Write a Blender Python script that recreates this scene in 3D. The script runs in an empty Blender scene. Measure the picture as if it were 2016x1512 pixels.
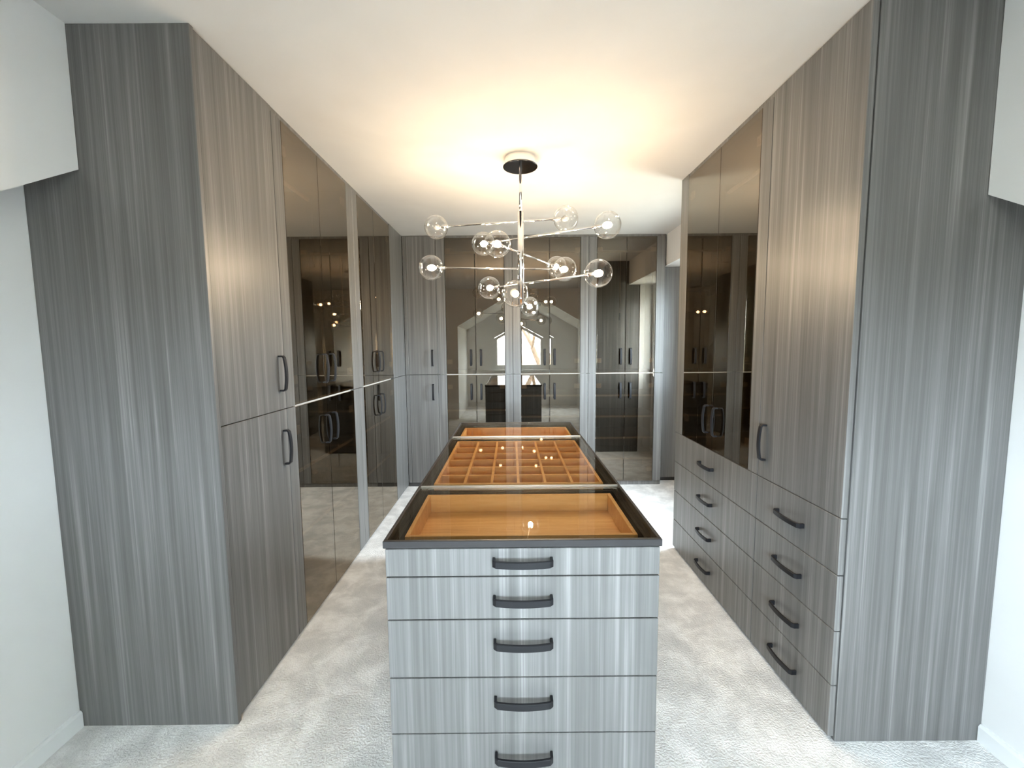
import bpy, bmesh, math, random
from mathutils import Vector, Matrix

random.seed(7)
C = bpy.context.scene.collection
SC = bpy.context.scene

# ------------------------------------------------------------------ camera
EYE = 1.40
F_PX, PITCH, ROLL, YAW = 844.16, 0.0903, 0.0084, 0.0015
cam = bpy.data.cameras.new('camera')
cam.sensor_fit = 'HORIZONTAL'
cam.sensor_width = 36.0
cam.lens = F_PX * 36.0 / 2016.0
cam.clip_start = 0.02
cam_o = bpy.data.objects.new('camera', cam)
C.objects.link(cam_o)
xa = Vector((math.cos(YAW), -math.sin(YAW), 0))
ya = Vector((math.sin(YAW), math.cos(YAW), 0))
za = Vector((0, 0, 1))
dv = ya * math.cos(PITCH) - za * math.sin(PITCH)
uv = za * math.cos(PITCH) + ya * math.sin(PITCH)
rt = xa * math.cos(ROLL) - uv * math.sin(ROLL)
up = xa * math.sin(ROLL) + uv * math.cos(ROLL)
m = Matrix((rt, up, -dv)).transposed().to_4x4()
m.translation = Vector((0, 0, EYE))
cam_o.matrix_world = m
SC.camera = cam_o

# ------------------------------------------------------------------ world, exposure
SKY_STRENGTH = 60.0
w = bpy.data.worlds.new('sky')
SC.world = w
w.use_nodes = True
bg = w.node_tree.nodes['Background']
# overcast sky above the horizon, darker ground below it
_nt = w.node_tree
_tc = _nt.nodes.new('ShaderNodeTexCoord')
_sp = _nt.nodes.new('ShaderNodeSeparateXYZ')
_mr = _nt.nodes.new('ShaderNodeMapRange')
_mr.inputs['From Min'].default_value = -0.03; _mr.inputs['From Max'].default_value = 0.03
_mx = _nt.nodes.new('ShaderNodeMix'); _mx.data_type = 'RGBA'
_mx.inputs[6].default_value = (0.16, 0.17, 0.15, 1)
_mx.inputs[7].default_value = (0.75, 0.885, 1.0, 1)
_nt.links.new(_tc.outputs['Generated'], _sp.inputs[0])
_nt.links.new(_sp.outputs['Z'], _mr.inputs['Value'])
_nt.links.new(_mr.outputs[0], _mx.inputs[0])
_nt.links.new(_mx.outputs[2], bg.inputs[0])
bg.inputs[1].default_value = SKY_STRENGTH
SC.view_settings.view_transform = 'Standard'
SC.view_settings.look = 'None'
SC.view_settings.gamma = 1.0
SC.view_settings.use_curve_mapping = False
SC.view_settings.exposure = 1.14
SC.cycles.transparent_max_bounces = 32
SC.cycles.max_bounces = 14
SC.cycles.diffuse_bounces = 6
SC.cycles.glossy_bounces = 6
SC.cycles.transmission_bounces = 12
SC.cycles.caustics_reflective = False
SC.cycles.caustics_refractive = False
BULB_STRENGTH = 250.0

# ------------------------------------------------------------------ main dimensions (metres)
H = 2.442                       # ceiling
XL, XR, YR = -1.030, 1.1025, 4.175   # front faces of left, right and rear wardrobes
WXL, WXR = -1.615, 1.640        # side walls
ALC = 1.80                      # alcove wall behind the right wardrobes
YLN, YRN, YRF = 1.480, 1.387, 2.845
ZD = 1.12                       # split between upper and lower doors
IX0, IX1, IY0, IY1, IZ = -0.341, 0.393, 1.091, 2.826, 0.888
DEPTH = 0.56
YT = 0.25                       # plane where the window niche opens
YG = -1.50                      # window wall

# ------------------------------------------------------------------ materials
def new_mat(name):
    mt = bpy.data.materials.new(name)
    mt.use_nodes = True
    nt = mt.node_tree
    nt.nodes.clear()
    out = nt.nodes.new('ShaderNodeOutputMaterial')
    return mt, nt, out

def N(nt, typ, **kw):
    n = nt.nodes.new(typ)
    for k, v in kw.items():
        setattr(n, k, v)
    return n

def principled(nt, out, col=(0.8, 0.8, 0.8), rough=0.5, metal=0.0, spec=0.5):
    b = N(nt, 'ShaderNodeBsdfPrincipled')
    b.inputs['Base Color'].default_value = (*col, 1)
    b.inputs['Roughness'].default_value = rough
    b.inputs['Metallic'].default_value = metal
    b.inputs['Specular IOR Level'].default_value = spec
    nt.links.new(b.outputs[0], out.inputs[0])
    return b

def simple(name, col, rough=0.5, metal=0.0, spec=0.5):
    mt, nt, out = new_mat(name)
    principled(nt, out, col, rough, metal, spec)
    return mt

def ramp(nt, stops):
    r = N(nt, 'ShaderNodeValToRGB')
    cr = r.color_ramp
    while len(cr.elements) < len(stops):
        cr.elements.new(0.5)
    for e, (p, c) in zip(cr.elements, stops):
        e.position = p
        e.color = (*c, 1)
    return r

def grain_mat(name, stops, fine_scale, coarse_scale, rough, mixf=0.55, bump=0.03, spec=0.5):
    """streaky wood: noise stretched along one axis of the world position"""
    mt, nt, out = new_mat(name)
    b = principled(nt, out, rough=rough, spec=spec)
    geo = N(nt, 'ShaderNodeNewGeometry')
    m1 = N(nt, 'ShaderNodeMapping'); m1.inputs['Scale'].default_value = fine_scale
    m2 = N(nt, 'ShaderNodeMapping'); m2.inputs['Scale'].default_value = coarse_scale
    n1 = N(nt, 'ShaderNodeTexNoise'); n1.inputs['Scale'].default_value = 1.0
    n1.inputs['Detail'].default_value = 4.0; n1.inputs['Roughness'].default_value = 0.6
    n2 = N(nt, 'ShaderNodeTexNoise'); n2.inputs['Scale'].default_value = 1.0
    n2.inputs['Detail'].default_value = 3.0
    mx = N(nt, 'ShaderNodeMix', data_type='FLOAT')
    mx.inputs[0].default_value = mixf
    L = nt.links.new
    L(geo.outputs['Position'], m1.inputs[0]); L(geo.outputs['Position'], m2.inputs[0])
    L(m1.outputs[0], n1.inputs['Vector']); L(m2.outputs[0], n2.inputs['Vector'])
    L(n1.outputs['Fac'], mx.inputs[2]); L(n2.outputs['Fac'], mx.inputs[3])
    r = ramp(nt, stops)
    L(mx.outputs[0], r.inputs[0]); L(r.outputs[0], b.inputs['Base Color'])
    bp = N(nt, 'ShaderNodeBump'); bp.inputs['Strength'].default_value = bump
    bp.inputs['Distance'].default_value = 0.002
    L(n1.outputs['Fac'], bp.inputs['Height']); L(bp.outputs[0], b.inputs['Normal'])
    return mt

def glass_mat(name, tint, refl_col, f0, f90, rough=0.0, power=2.0, rim=None):
    """coated flat glass: tinted see-through with a mirror share that grows towards grazing angles"""
    mt, nt, out = new_mat(name)
    L = nt.links.new
    tr = N(nt, 'ShaderNodeBsdfTransparent'); tr.inputs[0].default_value = (*tint, 1)
    gl = N(nt, 'ShaderNodeBsdfGlossy'); gl.inputs[0].default_value = (*refl_col, 1)
    gl.inputs['Roughness'].default_value = rough
    lw = N(nt, 'ShaderNodeLayerWeight'); lw.inputs[0].default_value = 0.5
    pw = N(nt, 'ShaderNodeMath', operation='POWER'); pw.inputs[1].default_value = power
    mr = N(nt, 'ShaderNodeMapRange')
    mr.inputs['To Min'].default_value = f0; mr.inputs['To Max'].default_value = f90
    mix = N(nt, 'ShaderNodeMixShader')
    if rim:      # longer light path through the glass at the silhouette absorbs more
        p2 = N(nt, 'ShaderNodeMath', operation='POWER'); p2.inputs[1].default_value = 5.0
        cm = N(nt, 'ShaderNodeMix', data_type='RGBA')
        cm.inputs[6].default_value = (*tint, 1); cm.inputs[7].default_value = (*rim, 1)
        L(lw.outputs['Facing'], p2.inputs[0]); L(p2.outputs[0], cm.inputs[0]); L(cm.outputs[2], tr.inputs[0])
    L(lw.outputs['Facing'], pw.inputs[0]); L(pw.outputs[0], mr.inputs['Value'])
    L(mr.outputs[0], mix.inputs[0]); L(tr.outputs[0], mix.inputs[1]); L(gl.outputs[0], mix.inputs[2])
    L(mix.outputs[0], out.inputs[0])
    return mt

def mottled(name, stops, scale, detail, rough, bump_scale, bump_strength, bump_dist, spec=0.2, dist=0.6, nrough=0.62):
    mt, nt, out = new_mat(name)
    b = principled(nt, out, rough=rough, spec=spec)
    L = nt.links.new
    geo = N(nt, 'ShaderNodeNewGeometry')
    n = N(nt, 'ShaderNodeTexNoise'); n.inputs['Scale'].default_value = scale
    n.inputs['Detail'].default_value = detail; n.inputs['Roughness'].default_value = nrough
    n.inputs['Distortion'].default_value = dist
    L(geo.outputs['Position'], n.inputs['Vector'])
    r = ramp(nt, stops)
    L(n.outputs['Fac'], r.inputs[0]); L(r.outputs[0], b.inputs['Base Color'])
    nb = N(nt, 'ShaderNodeTexNoise'); nb.inputs['Scale'].default_value = bump_scale
    nb.inputs['Detail'].default_value = 3.0
    L(geo.outputs['Position'], nb.inputs['Vector'])
    bp = N(nt, 'ShaderNodeBump'); bp.inputs['Strength'].default_value = bump_strength
    bp.inputs['Distance'].default_value = bump_dist
    L(nb.outputs['Fac'], bp.inputs['Height']); L(bp.outputs[0], b.inputs['Normal'])
    return mt

M = {}
M['wood'] = grain_mat('grey_streaked_laminate',
    [(0.33, (0.092, 0.090, 0.086)), (0.47, (0.124, 0.122, 0.117)), (0.56, (0.156, 0.153, 0.148)), (0.68, (0.25, 0.246, 0.239))],
    (170, 170, 1.5), (42, 42, 0.7), 0.37, mixf=0.55, spec=0.5)
M['oak'] = grain_mat('honey_oak',
    [(0.30, (0.50, 0.25, 0.070)), (0.50, (0.68, 0.38, 0.125)), (0.70, (0.82, 0.52, 0.21))],
    (6, 90, 60), (1.6, 14, 14), 0.45)
M['glass'] = glass_mat('bronze_reflective_glass', (0.46, 0.385, 0.30), (0.93, 0.85, 0.73), 0.165, 0.58)
M['topglass'] = glass_mat('bronze_table_glass', (0.95, 0.92, 0.87), (0.92, 0.90, 0.86), 0.04, 0.5, power=3.0)
M['globe'] = glass_mat('clear_blown_glass', (0.985, 0.985, 0.98), (1, 1, 1), 0.05, 0.9, power=2.6, rim=(0.50, 0.48, 0.45))
M['pane'] = glass_mat('window_glass', (0.97, 0.98, 0.98), (1, 1, 1), 0.03, 0.5)
M['black'] = simple('black_metal', (0.010, 0.010, 0.012), 0.45, 0.0, 0.3)
M['frame'] = simple('dark_anodised_frame', (0.035, 0.033, 0.034), 0.38, 0.4)
M['steel'] = simple('polished_chrome', (0.86, 0.86, 0.86), 0.09, 1.0)
M['rail'] = simple('satin_nickel', (0.80, 0.78, 0.74), 0.35, 0.5)
M['alu'] = simple('brushed_aluminium', (0.50, 0.50, 0.50), 0.3, 1.0)
M['chrome_dark_refl'] = simple('chrome_painted_reflection', (0.10, 0.10, 0.11), 0.12, 1.0)  # chrome plate, dark reflection of the interior put into its colour
M['lining'] = simple('black_matte_lining', (0.012, 0.011, 0.010), 0.85, 0.0, 0.2)
M['plinth'] = simple('dark_plinth', (0.05, 0.05, 0.05), 0.6)
M['inside'] = grain_mat('interior_laminate',
    [(0.33, (0.07, 0.065, 0.06)), (0.55, (0.12, 0.115, 0.105)), (0.70, (0.18, 0.17, 0.16))],
    (170, 170, 1.6), (26, 26, 0.55), 0.5)
M['edge'] = simple('pale_shelf_edge', (0.70, 0.66, 0.60), 0.5)
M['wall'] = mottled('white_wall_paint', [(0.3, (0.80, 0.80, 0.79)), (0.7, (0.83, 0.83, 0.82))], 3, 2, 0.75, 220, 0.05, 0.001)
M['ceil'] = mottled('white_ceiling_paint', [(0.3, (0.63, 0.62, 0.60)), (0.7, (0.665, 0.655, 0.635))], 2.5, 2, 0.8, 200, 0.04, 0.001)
M['base'] = simple('white_gloss_paint', (0.84, 0.85, 0.85), 0.35)
M['pvc'] = simple('white_window_frame', (0.82, 0.83, 0.83), 0.35)
M['carpet'] = mottled('pale_plush_carpet',
    [(0.36, (0.64, 0.636, 0.628)), (0.46, (0.71, 0.702, 0.69)), (0.54, (0.81, 0.802, 0.79)), (0.64, (0.90, 0.895, 0.885))],
    7.0, 12, 0.95, 130, 0.7, 0.007, spec=0.05, dist=0.35, nrough=0.67)
M['bark'] = simple('tree_bark', (0.10, 0.07, 0.05), 0.8)
M['leaf'] = simple('spring_leaf', (0.17, 0.26, 0.06), 0.6)

def emission(name, col, s):
    mt, nt, out = new_mat(name)
    e = N(nt, 'ShaderNodeEmission'); e.inputs[0].default_value = (*col, 1); e.inputs[1].default_value = s
    nt.links.new(e.outputs[0], out.inputs[0])
    return mt
M['bulb'] = emission('warm_lit_bulb', (1.0, 0.76, 0.50), BULB_STRENGTH)
M['bulb_off'] = simple('unlit_bulb', (0.45, 0.45, 0.44), 0.2)

# ------------------------------------------------------------------ object helpers
WL = {}          # world location of every object's origin

def tag(o, label=None, cat=None, group=None, kind=None):
    if label: o['label'] = label
    if cat: o['category'] = cat
    if group: o['group'] = group
    if kind: o['kind'] = kind
    return o

def thing(name, loc, label, cat, group=None):
    o = bpy.data.objects.new(name, None)
    o.empty_display_size = 0.1
    C.objects.link(o)
    o.location = loc
    WL[o.name] = Vector(loc)
    return tag(o, label, cat, group)

def put(name, mesh, mat, parent=None, loc=(0, 0, 0), rot=(0, 0, 0), label=None):
    o = bpy.data.objects.new(name, mesh)
    C.objects.link(o)
    if mat is not None and not mesh.materials:
        mesh.materials.append(M[mat])
    WL[o.name] = Vector(loc)
    if parent is not None:
        o.parent = parent
        o.location = Vector(loc) - WL[parent.name]
    else:
        o.location = loc
    o.rotation_euler = rot
    if label: o['label'] = label
    return o

def mesh_from(bm, name, smooth=False):
    me = bpy.data.meshes.new(name)
    bmesh.ops.recalc_face_normals(bm, faces=bm.faces[:])
    bm.to_mesh(me)
    bm.free()
    if smooth:
        for p in me.polygons: p.use_smooth = True
    return me

def box_mesh(sx, sy, sz, bev=0.0, seg=1):
    bm = bmesh.new()
    bmesh.ops.create_cube(bm, size=1.0)
    bmesh.ops.scale(bm, vec=(sx, sy, sz), verts=bm.verts[:])
    if bev > 0:
        bmesh.ops.bevel(bm, geom=bm.edges[:], offset=bev, segments=seg, affect='EDGES', clamp_overlap=True)
    return mesh_from(bm, 'box')

def box(name, b, mat, parent=None, bev=0.0, rot=(0, 0, 0), label=None):
    x0, x1, y0, y1, z0, z1 = b
    x0, x1 = min(x0, x1), max(x0, x1)
    y0, y1 = min(y0, y1), max(y0, y1)
    me = box_mesh(x1 - x0, y1 - y0, z1 - z0, bev)
    return put(name, me, mat, parent, ((x0 + x1) / 2, (y0 + y1) / 2, (z0 + z1) / 2), rot, label)

def prism(name, poly, axis, a0, a1, mat, parent=None, holes=None):
    """polygon (2D) extruded along an axis; poly given in the two other axes in x,y,z order"""
    bm = bmesh.new()
    def pt(p, a):
        if axis == 'x': return (a, p[0], p[1])
        if axis == 'y': return (p[0], a, p[1])
        return (p[0], p[1], a)
    ra = [bm.verts.new(pt(p, a0)) for p in poly]
    rb = [bm.verts.new(pt(p, a1)) for p in poly]
    n = len(poly)
    bm.faces.new(ra); bm.faces.new(rb[::-1])
    for i in range(n):
        bm.faces.new((ra[i], ra[(i + 1) % n], rb[(i + 1) % n], rb[i]))
    return put(name, mesh_from(bm, name), mat, parent)

def tube_bm(bm, p0, p1, r, seg=16, cap=True):
    p0, p1 = Vector(p0), Vector(p1)
    d = (p1 - p0).normalized()
    a = d.orthogonal().normalized(); b = d.cross(a)
    r0, r1 = [], []
    for i in range(seg):
        t = 2 * math.pi * i / seg
        o = (a * math.cos(t) + b * math.sin(t)) * r
        r0.append(bm.verts.new(p0 + o)); r1.append(bm.verts.new(p1 + o))
    for i in range(seg):
        f = bm.faces.new((r0[i], r0[(i + 1) % seg], r1[(i + 1) % seg], r1[i])); f.smooth = True
    if cap:
        bm.faces.new(r0[::-1]); bm.faces.new(r1)

def tube(name, p0, p1, r, mat, parent, seg=16):
    c = (Vector(p0) + Vector(p1)) / 2
    bm = bmesh.new()
    tube_bm(bm, Vector(p0) - c, Vector(p1) - c, r, seg)
    me = bpy.data.meshes.new(name); bm.to_mesh(me); bm.free()
    return put(name, me, mat, parent, c)

def lathe_mesh(profile, seg=48, name='lathe'):
    bm = bmesh.new()
    rings = []
    for r, z in profile:
        if r < 1e-6:
            rings.append([bm.verts.new((0, 0, z))])
        else:
            rings.append([bm.verts.new((r * math.cos(2 * math.pi * i / seg), r * math.sin(2 * math.pi * i / seg), z)) for i in range(seg)])
    for a, b in zip(rings, rings[1:]):
        for i in range(seg):
            j = (i + 1) % seg
            if len(a) == 1 and len(b) == 1: continue
            if len(a) == 1: f = bm.faces.new((a[0], b[i], b[j]))
            elif len(b) == 1: f = bm.faces.new((a[i], a[j], b[0]))
            else: f = bm.faces.new((a[i], a[j], b[j], b[i]))
    bmesh.ops.recalc_face_normals(bm, faces=bm.faces[:])
    me = bpy.data.meshes.new(name); bm.to_mesh(me); bm.free()
    return me

# run frames: u along the run, w into the furniture (0 = front face), z up
class Fr:
    def __init__(s, kind, face, rz):
        s.kind, s.face, s.rz = kind, face, rz
    def b(s, u0, u1, w0, w1, z0, z1):
        k, f = s.kind, s.face
        if k == 'L': return (f - w1, f - w0, u0, u1, z0, z1)
        if k == 'R': return (f + w0, f + w1, u0, u1, z0, z1)
        if k == 'B': return (u0, u1, f + w0, f + w1, z0, z1)
        if k == 'K': return (u0, u1, f - w1, f - w0, z0, z1)
    def p(s, u, w_, z):
        k, f = s.kind, s.face
        if k == 'L': return (f - w_, u, z)
        if k == 'R': return (f + w_, u, z)
        if k == 'B': return (u, f + w_, z)
        if k == 'K': return (u, f - w_, z)
FL = Fr('L', XL, math.radians(90))
FRt = Fr('R', XR, math.radians(-90))
FB = Fr('B', YR, 0.0)
FI = Fr('B', IY0, 0.0)
FK = Fr('K', IY1, math.radians(180))

# ------------------------------------------------------------------ shared arched handle
def make_handle():
    L2, D = 0.076, 0.030
    pts = [(-L2, 0.0), (-L2, 0.018), (-L2 + 0.006, 0.0235)]
    for i in range(1, 10):
        t = -1 + 2 * i / 10
        pts.append((t * (L2 - 0.008), 0.0235 + (D - 0.0235) * (1 - t * t)))
    pts += [(L2 - 0.006, 0.0235), (L2, 0.018), (L2, 0.0)]
    wid, th = 0.0095, 0.0038
    bm = bmesh.new()
    rows = []
    for i, (s, d) in enumerate(pts):
        a = pts[max(i - 1, 0)]; b = pts[min(i + 1, len(pts) - 1)]
        tx, ty = b[0] - a[0], b[1] - a[1]
        l = math.hypot(tx, ty); nx, ny = -ty / l, tx / l
        row = []
        for sx, sn in ((-1, -1), (1, -1), (1, 1), (-1, 1)):
            ps, pd = s + nx * th * sn, d + ny * th * sn
            row.append(bm.verts.new((sx * wid, -pd, ps)))
        rows.append(row)
    for a, b in zip(rows, rows[1:]):
        for k in range(4):
            bm.faces.new((a[k], a[(k + 1) % 4], b[(k + 1) % 4], b[k]))
    bm.faces.new(rows[0][::-1]); bm.faces.new(rows[-1])
    bmesh.ops.recalc_face_normals(bm, faces=bm.faces[:])
    ed = [e for e in bm.edges if e.is_manifold and e.calc_face_angle(0) > 1.2]
    bmesh.ops.bevel(bm, geom=ed, offset=0.0012, segments=1, affect='EDGES')
    return mesh_from(bm, 'arched_handle')
HANDLE = make_handle()

def handle(fr, u, z, parent, horizontal=False):
    return put('handle', HANDLE, 'black', parent, fr.p(u, -0.001, z),
               (0, math.radians(90) if horizontal else 0, fr.rz))

# ------------------------------------------------------------------ the room shell
def struct(o): o['kind'] = 'structure'; return o
T = 0.12
struct(box('floor', (-2.2, 2.2, YG - 0.2, 5.0, -0.12, 0.0), 'carpet'))
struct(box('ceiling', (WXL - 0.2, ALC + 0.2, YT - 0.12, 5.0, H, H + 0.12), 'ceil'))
struct(box('wall_left', (WXL - T, WXL, YT - 0.12, 5.0, 0, H), 'wall'))
struct(box('wall_right', (WXR, ALC + T, YT - 0.12, YRF + 0.005, 0, H), 'wall'))
DY0, DY1, DZ = 2.92, 3.52, 2.08      # added daylight door in the alcove on the right
struct(box('wall_right', (ALC, ALC + T, YRF + 0.006, DY0, 0, H), 'wall'))
struct(box('wall_right', (ALC, ALC + T, DY1, 5.0, 0, H), 'wall'))
struct(box('wall_right', (ALC, ALC + T, DY0, DY1, DZ, H), 'wall'))
struct(box('wall_back', (WXL, ALC, YR + 0.62, YR + 0.74, 0, H), 'wall'))
# front wall with the gabled opening to the window niche
NXL, NXR, NZ, NAX = -1.00, 1.28, 1.76, 0.14
front = [(WXL, 0), (NXL, 0), (NXL, NZ), (NAX, H - 0.02), (NXR, NZ), (NXR, 0), (WXR, 0), (WXR, H), (NAX, H), (WXL, H)]
struct(prism('wall_front', [front[i] for i in (0, 1, 2, 3, 8, 9)], 'y', YT - 0.12, YT, 'wall'))
struct(prism('wall_front', [front[i] for i in (3, 4, 5, 6, 7, 8)], 'y', YT - 0.12, YT, 'wall'))
# niche: side walls, sloped ceilings, window wall
struct(box('wall_niche_left', (NXL - T, NXL, YG, YT - 0.12, 0, NZ), 'wall'))
struct(box('wall_niche_right', (NXR, NXR + T, YG, YT - 0.12, 0, NZ), 'wall'))
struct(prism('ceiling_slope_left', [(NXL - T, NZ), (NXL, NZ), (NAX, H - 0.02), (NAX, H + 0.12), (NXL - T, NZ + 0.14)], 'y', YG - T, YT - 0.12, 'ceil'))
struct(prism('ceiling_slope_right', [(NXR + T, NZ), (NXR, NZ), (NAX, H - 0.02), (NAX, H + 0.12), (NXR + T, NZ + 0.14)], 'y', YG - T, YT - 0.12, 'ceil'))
# window wall with a pointed opening
WX0, WX1, WZ0, WZS, WZP = -0.42, 0.78, 0.84, 1.60, 1.93
WXM = (WX0 + WX1) / 2
struct(prism('wall_window', [(NXL - T, 0), (WXM, 0), (WXM, WZ0), (WX0, WZ0), (WX0, WZS), (WXM, WZP), (WXM, H + 0.05), (NAX, H + 0.05), (NXL - T, NZ + 0.1)], 'y', YG - T, YG, 'wall'))
struct(prism('wall_window', [(NXR + T, 0), (WXM, 0), (WXM, WZ0), (WX1, WZ0), (WX1, WZS), (WXM, WZP), (WXM, H + 0.05), (NXR + T, NZ + 0.1)], 'y', YG - T, YG, 'wall'))
# soffits that drop from the ceiling along both sides
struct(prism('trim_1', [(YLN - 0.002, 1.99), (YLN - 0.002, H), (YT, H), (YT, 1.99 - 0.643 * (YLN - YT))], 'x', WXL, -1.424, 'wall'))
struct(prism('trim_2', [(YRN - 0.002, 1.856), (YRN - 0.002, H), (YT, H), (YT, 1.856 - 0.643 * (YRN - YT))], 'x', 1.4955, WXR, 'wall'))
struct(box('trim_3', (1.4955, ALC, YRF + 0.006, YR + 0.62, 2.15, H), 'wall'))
# baseboards
def baseboard(name, poly, axis, a0, a1): return struct(prism(name, poly, axis, a0, a1, 'base'))
bp_l = [(WXL, 0), (WXL + 0.014, 0), (WXL + 0.014, 0.056), (WXL + 0.008, 0.064), (WXL, 0.064)]
bp_r = [(WXR, 0), (WXR - 0.014, 0), (WXR - 0.014, 0.056), (WXR - 0.008, 0.064), (WXR, 0.064)]
baseboard('baseboard_left', bp_l, 'y', YT, YLN - 0.002)
baseboard('baseboard_right', bp_r, 'y', YT, YRN - 0.002)
bp_a = [(x + ALC - WXR, z) for x, z in bp_r]
baseboard('baseboard_alcove', bp_a, 'y', YRF + 0.02, YR + 0.07)

# window with two casements
win = thing('window_1', (WXM, YG - 0.06, WZ0), None, None); win['kind'] = 'structure'
def wz(x): return WZP - (WZP - WZS) * abs(x - WXM) / (WX1 - WXM)
def offset_poly(poly, d):
    n = len(poly); res = []
    for i in range(n):
        p0, p1, p2 = Vector(poly[i - 1]), Vector(poly[i]), Vector(poly[(i + 1) % n])
        d1 = (p1 - p0).normalized(); d2 = (p2 - p1).normalized()
        n1 = Vector((-d1.y, d1.x)); n2 = Vector((-d2.y, d2.x))
        bis = (n1 + n2).normalized()
        res.append(tuple(p1 + bis * (d / max(bis.dot(n1), 0.2))))
    return res
def ring(name, poly, d, y0, y1, mat, parent):
    inner = offset_poly(poly, d)
    bm = bmesh.new(); n = len(poly)
    v = [[bm.verts.new((p[0], y, p[1])) for p in q] for y in (y0, y1) for q in (poly, inner)]
    for i in range(n):
        j = (i + 1) % n
        bm.faces.new((v[0][i], v[0][j], v[1][j], v[1][i])); bm.faces.new((v[2][i], v[2][j], v[3][j], v[3][i]))
        bm.faces.new((v[0][i], v[0][j], v[2][j], v[2][i])); bm.faces.new((v[1][i], v[1][j], v[3][j], v[3][i]))
    return put(name, mesh_from(bm, name), mat, parent), inner
outer = [(WX0, WZ0), (WX1, WZ0), (WX1, WZS), (WXM, WZP), (WX0, WZS)]
fo, inner = ring('window_frame', outer, 0.045, YG - 0.10, YG - 0.03, 'pvc', win)
for sgn in (-1, 1):
    xe = WX0 + 0.045 if sgn < 0 else WX1 - 0.045
    xm = WXM + sgn * 0.012
    z_e, z_m = wz(xe) - 0.06, wz(xm) - 0.06
    if sgn > 0: sp = [(xm, WZ0 + 0.045), (xe, WZ0 + 0.045), (xe, z_e), (xm, z_m)]
    else: sp = [(xe, WZ0 + 0.045), (xm, WZ0 + 0.045), (xm, z_m), (xe, z_e)]
    so, si = ring('sash', sp, 0.06, YG - 0.085, YG - 0.025, 'pvc', win)
    pm = prism('pane', si, 'y', YG - 0.06, YG - 0.056, 'pane')
    pm.parent = so; pm.location = Vector((0, 0, 0))
    hm = box('window_handle', (xm + sgn * 0.02, xm + sgn * 0.04, YG - 0.025, YG + 0.02, 1.18, 1.30), 'pvc', None, 0.004)
    hm.parent = so; hm.location = hm.location - so.location - WL[win.name] + WL[win.name] - Vector((0, 0, 0))
struct(box('window_sill', (WX0 - 0.05, WX1 + 0.05, YG - 0.02, YG + 0.10, WZ0 - 0.03, WZ0 - 0.001), 'pvc', None, 0.006))

# unseen glazed door added in the right-hand alcove to daylight the rear
DPZ = 1.0
gd = thing('added_door_1', (ALC + 0.06, (DY0 + DY1) / 2, 0), None, None); gd['kind'] = 'structure'
for b_ in ((ALC + 0.03, ALC + 0.10, DY0, DY0 + 0.08, 0, DZ), (ALC + 0.03, ALC + 0.10, DY1 - 0.08, DY1, 0, DZ),
           (ALC + 0.03, ALC + 0.10, DY0 + 0.08, DY1 - 0.08, 0, DPZ), (ALC + 0.03, ALC + 0.10, DY0 + 0.08, DY1 - 0.08, DZ - 0.08, DZ)):
    box('door_frame', b_, 'pvc', gd, 0.003)
box('pane', (ALC + 0.062, ALC + 0.068, DY0 + 0.08, DY1 - 0.08, DPZ, DZ - 0.08), 'pane', gd)
dh = box('door_handle', (ALC - 0.02, ALC + 0.03, DY0 + 0.03, DY0 + 0.05, 0.98, 1.10), 'alu', gd, 0.004)

# daylight portal in the window opening (guides the sky light, adds none of its own)
pl = bpy.data.lights.new('window_portal', 'AREA')
pl.shape = 'RECTANGLE'; pl.size = WX1 - WX0; pl.size_y = WZP - WZ0
pl.cycles.is_portal = True
po = bpy.data.objects.new('window_portal', pl); C.objects.link(po)
po.location = (WXM, YG - 0.13, (WZ0 + WZP) / 2)
po.rotation_euler = (math.radians(90), 0, 0)

pl2 = bpy.data.lights.new('door_portal', 'AREA')
pl2.shape = 'RECTANGLE'; pl2.size = DZ - DPZ; pl2.size_y = DY1 - DY0
pl2.cycles.is_portal = True
po2 = bpy.data.objects.new('door_portal', pl2); C.objects.link(po2)
po2.location = (ALC + 0.125, (DY0 + DY1) / 2, (DPZ + DZ) / 2)
po2.rotation_euler = (0, math.radians(90), 0)

# ------------------------------------------------------------------ wardrobes
G = 0.0018     # half gap between fronts

def front_door(name, fr, u0, u1, z0, z1, mat, parent, hu=None, hz=None, label=None, th=0.02, rot=0.0):
    d = box(name, fr.b(u0 + G, u1 - G, 0, th, z0 + G, z1 - G), mat, parent, 0.0012, label=label)
    if hu is not None:
        handle(fr, hu, hz, d)
    if rot:
        d.rotation_euler = (0, 0, rot)
    return d

HZ_UP, HZ_LO = 1.283, 0.949

def hinges(fr, leaf, u, inward, z0, z1):
    for z in (z0 + 0.12, z1 - 0.12):
        box('hinge', fr.b(min(u, u + inward * 0.05), max(u, u + inward * 0.05), 0.0085, 0.019, z - 0.022, z + 0.022), 'rail', leaf, 0.003)

def carcass(fr, t, u0, u1, z0, z1, depth, mats='inside', mid=None):
    a = 0.021
    box('side_panel', fr.b(u0, u0 + 0.018, a, depth, z0, z1), mats, t)
    box('side_panel', fr.b(u1 - 0.018, u1, a, depth, z0, z1), mats, t)
    box('back_panel', fr.b(u0 + 0.018, u1 - 0.018, depth - 0.01, depth, z0, z1), mats, t)
    box('top_panel', fr.b(u0 + 0.018, u1 - 0.018, a, depth - 0.01, z1 - 0.02, z1), mats, t)
    box('bottom_panel', fr.b(u0 + 0.018, u1 - 0.018, a, depth - 0.01, z0, z0 + 0.02), mats, t)

def shelf(fr, t, u0, u1, z, depth):
    s = box('shelf', fr.b(u0 + 0.018, u1 - 0.018, 0.040, depth - 0.01, z - 0.009, z + 0.009), 'inside', t)
    box('shelf_edge', fr.b(u0 + 0.018, u1 - 0.018, 0.038, 0.040, z - 0.009, z + 0.009), 'edge', s)

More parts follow.
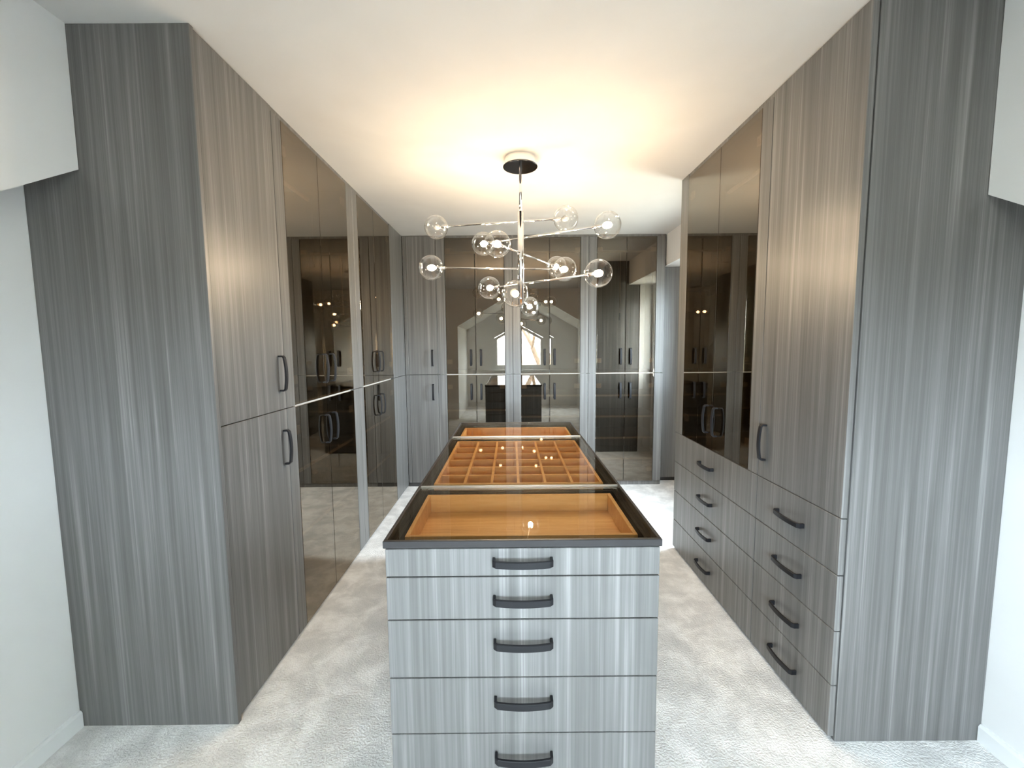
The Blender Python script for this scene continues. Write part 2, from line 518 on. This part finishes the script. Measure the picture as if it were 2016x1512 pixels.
def hang_rail(fr, t, u0, u1, depth, zr=2.335, drop=0.62):
    wc = 0.26
    r = tube('hanging_rail', fr.p(u0 + 0.06, wc, zr), fr.p(u1 - 0.06, wc, zr), 0.011, 'rail', t)
    um = (u0 + u1) / 2
    for u in (u0 + 0.045, u1 - 0.045):
        box('lift_arm', fr.b(u - 0.012, u + 0.012, wc - 0.015, wc + 0.015, zr - 0.42, zr + 0.03), 'frame', t, 0.003)
    p = tube('pull_rod', fr.p(um, wc, zr - 0.01), fr.p(um, wc, zr - drop), 0.006, 'rail', t, 10)
    tube('grip', fr.p(um, wc, zr - drop + 0.005), fr.p(um, wc, zr - drop - 0.07), 0.010, 'frame', p, 10)

def glass_wardrobe(fr, name, base, label, group, u0, g0, gm, g1, u1, shelves_up, shelves_lo, plinth_w=0.03, ztop=2.42, leaf_rot=None):
    t = thing(name, base, label, 'wardrobe', group)
    dp = DEPTH
    pz = 0.04
    box('plinth', fr.b(u0 + 0.001, u1 - 0.001, plinth_w, dp - 0.02, 0, pz), 'wood' if plinth_w < 0.02 else 'plinth', t)
    carcass(fr, t, u0 + 0.0005, u1 - 0.0005, pz, ztop, dp)
    box('cornice', fr.b(u0 + 0.001, u1 - 0.001, 0.006, 0.03, ztop, H - 0.001), 'wood', t)
    zb = 0.018 if plinth_w >= 0.02 else pz
    for (a, b) in ((u0, g0), (g1, u1)):
        if b - a < 0.005: continue
        for z0, z1 in ((zb, ZD), (ZD, ztop)):
            box('stile', fr.b(a + G, b - G, 0, 0.021, z0 + G, z1 - G), 'wood', t, 0.001)
    s = box('shelf', fr.b(u0 + 0.0185, u1 - 0.0185, 0.024, dp - 0.01, ZD - 0.010, ZD + 0.010), 'inside', t)
    box('shelf_edge', fr.b(u0 + 0.0185, u1 - 0.0185, 0.0215, 0.024, ZD - 0.010, ZD + 0.010), 'edge', s)
    off = 0.048
    lr = leaf_rot or {}
    for k, (a, b, hu) in enumerate(((g0, gm, gm - off), (gm, g1, gm + off))):
        hu_, inw = (a + 0.004, 1) if k == 0 else (b - 0.004, -1)
        for z0, z1, hz in ((ZD + 0.003, ztop, HZ_UP), (zb, ZD - 0.003, HZ_LO)):
            lf = front_door('glass_door', fr, a, b, z0, z1, 'glass', t, hu, hz, 'bronze mirrored glass door leaf', 0.008, lr.get(k, 0))
            hinges(fr, lf, hu_, inw, z0, z1)
    for z in shelves_up + shelves_lo:
        shelf(fr, t, u0, u1, z, dp)
    hang_rail(fr, t, u0, u1, dp)
    return t

def notch_panel(name, x0, x1, y0, y1, z0, z1, mat, parent):
    return box(name, (x0, x1, y0, y1, z0, z1), mat, parent, 0.001)

# --- left run
t = thing('wooden_wardrobe', (XL - 0.3, 1.72, 0), 'tall grey wood-grain wardrobe with two stacked doors and broad side panel, beside the left wall', 'wardrobe')
box('end_panel', (XL + 0.002, WXL + 0.001, YLN, YLN + 0.019, 0, H - 0.001), 'wood', t, 0.001, label='broad grey side panel facing the room')
box('body', FL.b(YLN + 0.0195, 1.949, 0.022, DEPTH, 0.03, H - 0.02), 'inside', t)
box('plinth', FL.b(YLN + 0.0195, 1.949, 0.03, DEPTH - 0.02, 0, 0.03), 'plinth', t)
front_door('door', FL, YLN + 0.019, 1.95, ZD, H - 0.003, 'wood', t, 1.905, HZ_UP)
front_door('door', FL, YLN + 0.019, 1.95, 0.018, ZD, 'wood', t, 1.912, HZ_LO)
glass_wardrobe(FL, 'glass_wardrobe', (XL - 0.3, 2.42, 0), 'double glass-door wardrobe on the left, next to the tall wooden doors', None,
               1.95, 2.03, 2.392, 2.79, 2.897, [], [0.78, 0.45])
glass_wardrobe(FL, 'glass_wardrobe', (XL - 0.3, 3.3, 0), 'double glass-door wardrobe on the left, nearer the rear corner', None,
               2.897, 2.98, 3.322, 3.747, 3.749, [], [0.78, 0.45])
t = thing('corner_panel', (XL - 0.03, 3.95, 0), 'pale grey wood filler panel in the rear left corner between wardrobes', 'panel')
for z0, z1 in ((0.018, ZD), (ZD, H - 0.003)):
    box('panel_board', FL.b(3.749 + G, YR - 0.004, 0, 0.021, z0 + G, z1 - G), 'wood', t, 0.001)
box('batten', FL.b(3.76, YR - 0.01, 0.022, 0.06, 0.0, H - 0.003), 'plinth', t)

# --- rear run
t = thing('wooden_wardrobe', (-0.87, YR + 0.3, 0), 'narrow grey wood-grain wardrobe with two stacked doors in rear left corner', 'wardrobe')
box('body', FB.b(XL + 0.003, -0.7135, 0.022, DEPTH, 0.04, H - 0.02), 'inside', t)
box('plinth', FB.b(XL + 0.003, -0.7135, 0.012, DEPTH - 0.02, 0, 0.04), 'plinth', t)
for z0, z1, hz in ((ZD, H - 0.003, HZ_UP), (0.04, ZD, HZ_LO)):
    box('stile', FB.b(XL + 0.003, -0.995, 0, 0.021, z0 + G, z1 - G), 'wood', t, 0.001)
    front_door('door', FB, -0.994, -0.713, z0, z1, 'wood', t, -0.762, hz)
glass_wardrobe(FB, 'glass_wardrobe', (-0.35, YR + 0.3, 0), 'rear wall glass-door wardrobe left of centre, beside the narrow wooden doors', None,
               -0.713, -0.628, -0.341, -0.060, 0.017, [], [0.76, 0.42], 0.012)
glass_wardrobe(FB, 'glass_wardrobe', (0.38, YR + 0.3, 0), 'middle glass-door wardrobe on rear wall, directly behind the drawer island', None,
               0.017, 0.096, 0.374, 0.670, 0.750, [], [0.90, 0.69, 0.47, 0.26], 0.012, leaf_rot={1: math.radians(-1.2)})
glass_wardrobe(FB, 'glass_wardrobe', (1.11, YR + 0.3, 0), 'rightmost glass-door wardrobe on rear wall with four shelves showing inside', None,
               0.750, 0.827, 1.110, 1.397, 1.480, [], [0.896, 0.686, 0.471, 0.259], 0.012)
t = thing('narrow_cabinet', (1.65, YR + 0.35, 0), 'plain set-back wooden cabinet under the white soffit in the rear right corner', 'cabinet')
box('body', (1.484, ALC - 0.004, YR + 0.121, YR + 0.6, 0.045, 2.148), 'inside', t)
box('door', (1.484, ALC - 0.004, YR + 0.10, YR + 0.12, 0.045, 2.148), 'wood', t, 0.001)
box('plinth', (1.484, ALC - 0.004, YR + 0.14, YR + 0.58, 0, 0.045), 'plinth', t)

# --- right run
ZS = [0.018, 0.21, 0.41, 0.61, 0.81]
t = thing('wooden_wardrobe', (XR + 0.3, 1.63, 0), 'tall grey wardrobe on the right with one long door above four drawers', 'wardrobe')
box('end_panel', (XR + 0.024, WXR - 0.001, YRN, YRN + 0.019, 0, H - 0.001), 'wood', t, 0.001, label='broad grey side panel facing the room')
box('body', FRt.b(YRN + 0.0195, 1.8795, 0.022, 0.53, 0.03, H - 0.02), 'inside', t)
box('plinth', FRt.b(YRN + 0.0195, 1.8795, 0.03, 0.51, 0, 0.03), 'plinth', t)
front_door('door', FRt, YRN, 1.88, ZS[4], H - 0.003, 'wood', t, 1.831, 0.97)
for a, b in zip(ZS, ZS[1:]):
    d = front_door('drawer', FRt, YRN, 1.88, a, b, 'wood', t)
    handle(FRt, 1.640, (a + b) / 2 if a > 0.1 else 0.118, d, True)
t = thing('glass_cabinet', (XR + 0.3, 2.36, 0), 'right-hand cabinet with double glass doors above four wide drawers', 'cabinet')
u0, g0, gm, g1, u1 = 1.88, 1.961, 2.330, 2.735, 2.845
dp = 0.53
box('plinth', FRt.b(u0 + 0.001, u1 - 0.03, 0.03, dp - 0.02, 0, 0.03), 'plinth', t)
box('drawer_body', FRt.b(u0 + 0.0005, u1 - 0.0185, 0.022, dp, 0.03, ZS[4] - 0.02), 'inside', t)
carcass(FRt, t, u0 + 0.0005, u1 - 0.0185, ZS[4] - 0.019, 2.42, dp)
box('end_panel', FRt.b(u1 - 0.018, u1, 0.021, dp, 0, H - 0.001), 'wood', t, 0.001)
box('cornice', FRt.b(u0 + 0.001, u1 - 0.019, 0.006, 0.03, 2.42, H - 0.001), 'wood', t)
box('stile', FRt.b(u0 + G, g0 - G, 0, 0.021, ZS[4] + G, 2.42), 'wood', t, 0.001)
box('stile', FRt.b(g1 + G, u1, 0, 0.021, ZS[4] + G, H - 0.003), 'wood', t, 0.001)
for a, b, hu in ((g0, gm, gm - 0.06), (gm, g1, gm + 0.048)):
    lf = front_door('glass_door', FRt, a, b, ZS[4], 2.42, 'glass', t, hu, 0.979, 'bronze mirrored glass door leaf', 0.008)
    hinges(FRt, lf, a + 0.004 if a == g0 else b - 0.004, 1 if a == g0 else -1, ZS[4], 2.42)
for a, b in zip(ZS, ZS[1:]):
    d = front_door('drawer', FRt, u0, u1, a, b, 'wood', t)
    handle(FRt, 2.369, (a + b) / 2 if a > 0.1 else 0.118, d, True)
hang_rail(FRt, t, u0, u1 - 0.02, dp, 2.335)

# ------------------------------------------------------------------ island
t = thing('drawer_island', ((IX0 + IX1) / 2, (IY0 + IY1) / 2, 0), 'grey wood-grain dressing island with drawers and oak trays, in the middle of the carpet', 'island')
ZI = IZ - 0.020        # underside of the glass lid frame
RY = [IY0, 1.532, 2.386, IY1]
e = 0.006
box('side_panel', (IX0 + 0.003, IX0 + 0.019, IY0 + 0.021, IY1 - 0.021, 0.0, ZI - 0.0016), 'wood', t, 0.001)
box('side_panel', (IX1 - 0.019, IX1 - 0.003, IY0 + 0.021, IY1 - 0.021, 0.0, ZI - 0.0016), 'wood', t, 0.001)
for b_ in ((IX0 + 0.003, IX0 + 0.0195, IY0 + 0.004, IY1 - 0.004), (IX1 - 0.0195, IX1 - 0.003, IY0 + 0.004, IY1 - 0.004),
           (IX0 + 0.0196, IX1 - 0.0196, IY0 + 0.004, IY0 + 0.0214), (IX0 + 0.0196, IX1 - 0.0196, IY1 - 0.0214, IY1 - 0.004)):
    box('gasket', (*b_, ZI - 0.0015, ZI), 'lining', t)
box('deck', (IX0 + 0.02, IX1 - 0.02, IY0 + 0.03, IY1 - 0.03, 0.70, 0.715), 'lining', t)
for y in RY[1:3]:
    box('partition', (IX0 + 0.02, IX1 - 0.02, y - 0.009, y + 0.009, 0.02, ZI - 0.002), 'lining', t)
box('inner_frame', (IX0 + 0.02, IX1 - 0.02, IY0 + 0.0215, IY0 + 0.036, 0.02, ZI - 0.002), 'lining', t)
box('inner_frame', (IX0 + 0.02, IX1 - 0.02, IY1 - 0.036, IY1 - 0.0215, 0.02, ZI - 0.002), 'lining', t)
for x in (IX0 + 0.0195, IX1 - 0.0195 - 0.008):
    box('inner_frame', (x, x + 0.008, IY0 + 0.037, IY1 - 0.037, 0.716, ZI - 0.002), 'lining', t)
box('plinth', (IX0 + 0.02, IX1 - 0.02, IY0 + 0.04, IY1 - 0.04, 0, 0.02), 'plinth', t)
ZI_L = [0.012, 0.168, 0.334, 0.499, 0.666, 0.787, ZI - 0.002]
for fr in (FI, FK):
    for a, b in zip(ZI_L, ZI_L[1:]):
        d = front_door('drawer', fr, IX0 + 0.001, IX1 - 0.001, a, b, 'wood', t)
        hz = {0.787: 0.832, 0.666: 0.727}.get(a, a + 0.6 * (b - a) + 0.005)
        handle(fr, 0.026, hz, d, True)
# oak trays under the glass
def tray(y0, y1, depth, cols, rows):
    x0, x1 = -0.304, 0.353
    zt = IZ - 0.022
    zb = zt - depth
    tr = box('oak_tray', (x0, x1, y0, y1, zb - 0.008, zb), 'oak', t, label='honey-coloured oak drawer tray')
    th = 0.012
    box('tray_side', (x0, x0 + th, y0, y1, zb, zt), 'oak', tr, 0.001)
    box('tray_side', (x1 - th, x1, y0, y1, zb, zt), 'oak', tr, 0.001)
    box('tray_side', (x0 + th, x1 - th, y0, y0 + th, zb, zt), 'oak', tr, 0.001)
    box('tray_side', (x0 + th, x1 - th, y1 - th, y1, zb, zt), 'oak', tr, 0.001)
    xi0, xi1, yi0, yi1 = x0 + th, x1 - th, y0 + th, y1 - th
    dt = 0.011
    for c in range(1, cols):
        xc = xi0 + (xi1 - xi0) * c / cols
        box('divider', (xc - dt / 2, xc + dt / 2, yi0, yi1, zb, zt - 0.003), 'oak', tr, 0.001)
    for r in range(1, rows):
        yc = yi0 + (yi1 - yi0) * r / rows
        for c in range(cols):
            xa_ = xi0 + (xi1 - xi0) * c / cols + (dt / 2 if c else 0)
            xb_ = xi0 + (xi1 - xi0) * (c + 1) / cols - (dt / 2 if c < cols - 1 else 0)
            box('divider', (xa_, xb_, yc - dt / 2, yc + dt / 2, zb, zt - 0.006), 'oak', tr)
tray(1.164, 1.503, 0.060, 1, 1)
tray(1.62, 2.366, 0.065, 6, 6)
tray(2.50, 2.76, 0.060, 1, 1)

t = thing('glass_worktop', ((IX0 + IX1) / 2, (IY0 + IY1) / 2, ZI), 'dark-framed bronze glass top of three panes lying on the drawer island', 'glass top')
fw = 0.007
box('edge_frame', (IX0 - 0.002, IX1 + 0.002, IY0 - 0.004, IY0 + fw, ZI, IZ), 'frame', t, 0.0015)
box('edge_frame', (IX0 - 0.002, IX1 + 0.002, IY1 - fw, IY1 + 0.004, ZI, IZ), 'frame', t, 0.0015)
box('edge_frame', (IX0 - 0.002, IX0 + fw, IY0 + fw, IY1 - fw, ZI, IZ), 'frame', t, 0.0015)
box('edge_frame', (IX1 - fw, IX1 + 0.002, IY0 + fw, IY1 - fw, ZI, IZ), 'frame', t, 0.0015)
for y in RY[1:3]:
    box('cross_bar', (IX0 + fw, IX1 - fw, y - 0.0045, y + 0.0045, IZ - 0.008, IZ + 0.0005), 'alu', t, 0.001)
ys = [IY0 + fw, RY[1], RY[2], IY1 - fw]
for a, b in zip(ys, ys[1:]):
    a2 = a + (0.0048 if a != ys[0] else 0.0005)
    b2 = b - (0.0048 if b != ys[-1] else 0.0005)
    box('glass_pane', (IX0 + fw + 0.0005, IX1 - fw - 0.0005, a2, b2, IZ - 0.007, IZ - 0.001), 'topglass', t)

# ------------------------------------------------------------------ chandelier
CX, CY = 0.060, 2.498
t = thing('chandelier', (CX, CY, H), 'chrome chandelier with twelve clear glass globes on six staggered arms, hanging from the ceiling', 'chandelier')
can = put('canopy', lathe_mesh([(0, 0), (0.084, 0), (0.086, -0.003), (0.086, -0.046), (0, -0.046)]), 'steel', t, (CX, CY, H))
put('canopy_plate', lathe_mesh([(0, -0.046), (0.095, -0.046), (0.097, -0.048), (0.097, -0.051), (0.095, -0.053), (0, -0.053)]), 'chrome_dark_refl', can, (CX, CY, H))
tube('hanging_rod', (CX, CY, H - 0.053), (CX, CY, 2.147), 0.0075, 'steel', t, 16)
tube('centre_tube', (CX, CY, 2.150), (CX, CY, 1.628), 0.0175, 'steel', t, 24)
GL = lathe_mesh([(0, -0.069)] + [(0.069 * math.sin(a), -0.069 * math.cos(a)) for a in [math.pi * i / 24 for i in range(1, 24)]] + [(0, 0.069)], 40, 'globe')
for p in GL.polygons: p.use_smooth = True
GL.materials.append(M['globe'])
BU = lathe_mesh([(0, -0.020)] + [(0.017 * math.sin(a), -0.020 * math.cos(a)) for a in [math.pi * i / 8 for i in range(1, 8)]] + [(0, 0.020)], 12, 'bulb')
BO = BU.copy()
for q in (BU, BO):
    for p in q.polygons: p.use_smooth = True
BU.materials.append(M['bulb']); BO.materials.append(M['bulb_off'])
# (height, angle of the long end, lit)
ARMS = [(2.096, 168.5, False), (2.004, -30.3, True), (1.922, 60.3, True), (1.834, -173.8, True), (1.750, -42.1, True), (1.664, 82.0, True)]
for z, ang, lit in ARMS:
    a = math.radians(ang)
    d = Vector((math.cos(a), math.sin(a), 0))
    c0 = Vector((CX, CY, z))
    tube('arm', c0 + d * (0.505 - 0.055), c0 - d * (0.255 - 0.055), 0.0050, 'steel', t, 12)
    for sgn, ln in ((1, 0.505), (-1, 0.255)):
        g = put('globe', GL, None, t, c0 + d * sgn * ln)
        s = tube('socket', c0 + d * sgn * (ln - 0.078), c0 + d * sgn * (ln - 0.022), 0.0085, 'steel', g, 12)
        put('bulb', BU if lit else BO, None, g, c0 + d * sgn * (ln - 0.004), (0, math.radians(90), a))

# ------------------------------------------------------------------ tree outside the window
t = thing('garden_tree', (1.4, -6.0, -3.0), 'leafy green tree outside, seen only as a reflection of the window', 'tree')
bm = bmesh.new()
rnd = random.Random(3)
tips = []
def branch(p, d, l, r, lev):
    q = p + d * l
    tube_bm(bm, p, q, r, 6, False)
    if lev == 0:
        tips.append(q); return
    for k in range(3):
        nd = (d + Vector((rnd.uniform(-.8, .8), rnd.uniform(-.8, .8), rnd.uniform(-.25, .55)))).normalized()
        branch(q, nd, l * rnd.uniform(.6, .8), r * .6, lev - 1)
branch(Vector((0, 0, 0)), Vector((0, 0, 1)), 2.6, 0.14, 4)
me = bpy.data.meshes.new('trunk'); bm.to_mesh(me); bm.free()
put('trunk', me, 'bark', t, (1.4, -6.0, -3.0))
bm = bmesh.new()
for q in tips:
    for k in range(14):
        c = q + Vector((rnd.gauss(0, .3), rnd.gauss(0, .3), rnd.gauss(0, .3)))
        u = Vector((rnd.gauss(0, 1), rnd.gauss(0, 1), rnd.gauss(0, 1))).normalized()
        v = u.orthogonal().normalized()
        s = rnd.uniform(.05, .1)
        bm.faces.new([bm.verts.new(c + x) for x in (u * s, v * s * .5, -u * s, -v * s * .5)])
me = bpy.data.meshes.new('foliage'); bm.to_mesh(me); bm.free()
fo = put('foliage', me, 'leaf', t, (1.4, -6.0, -3.0)); fo['kind'] = 'stuff'
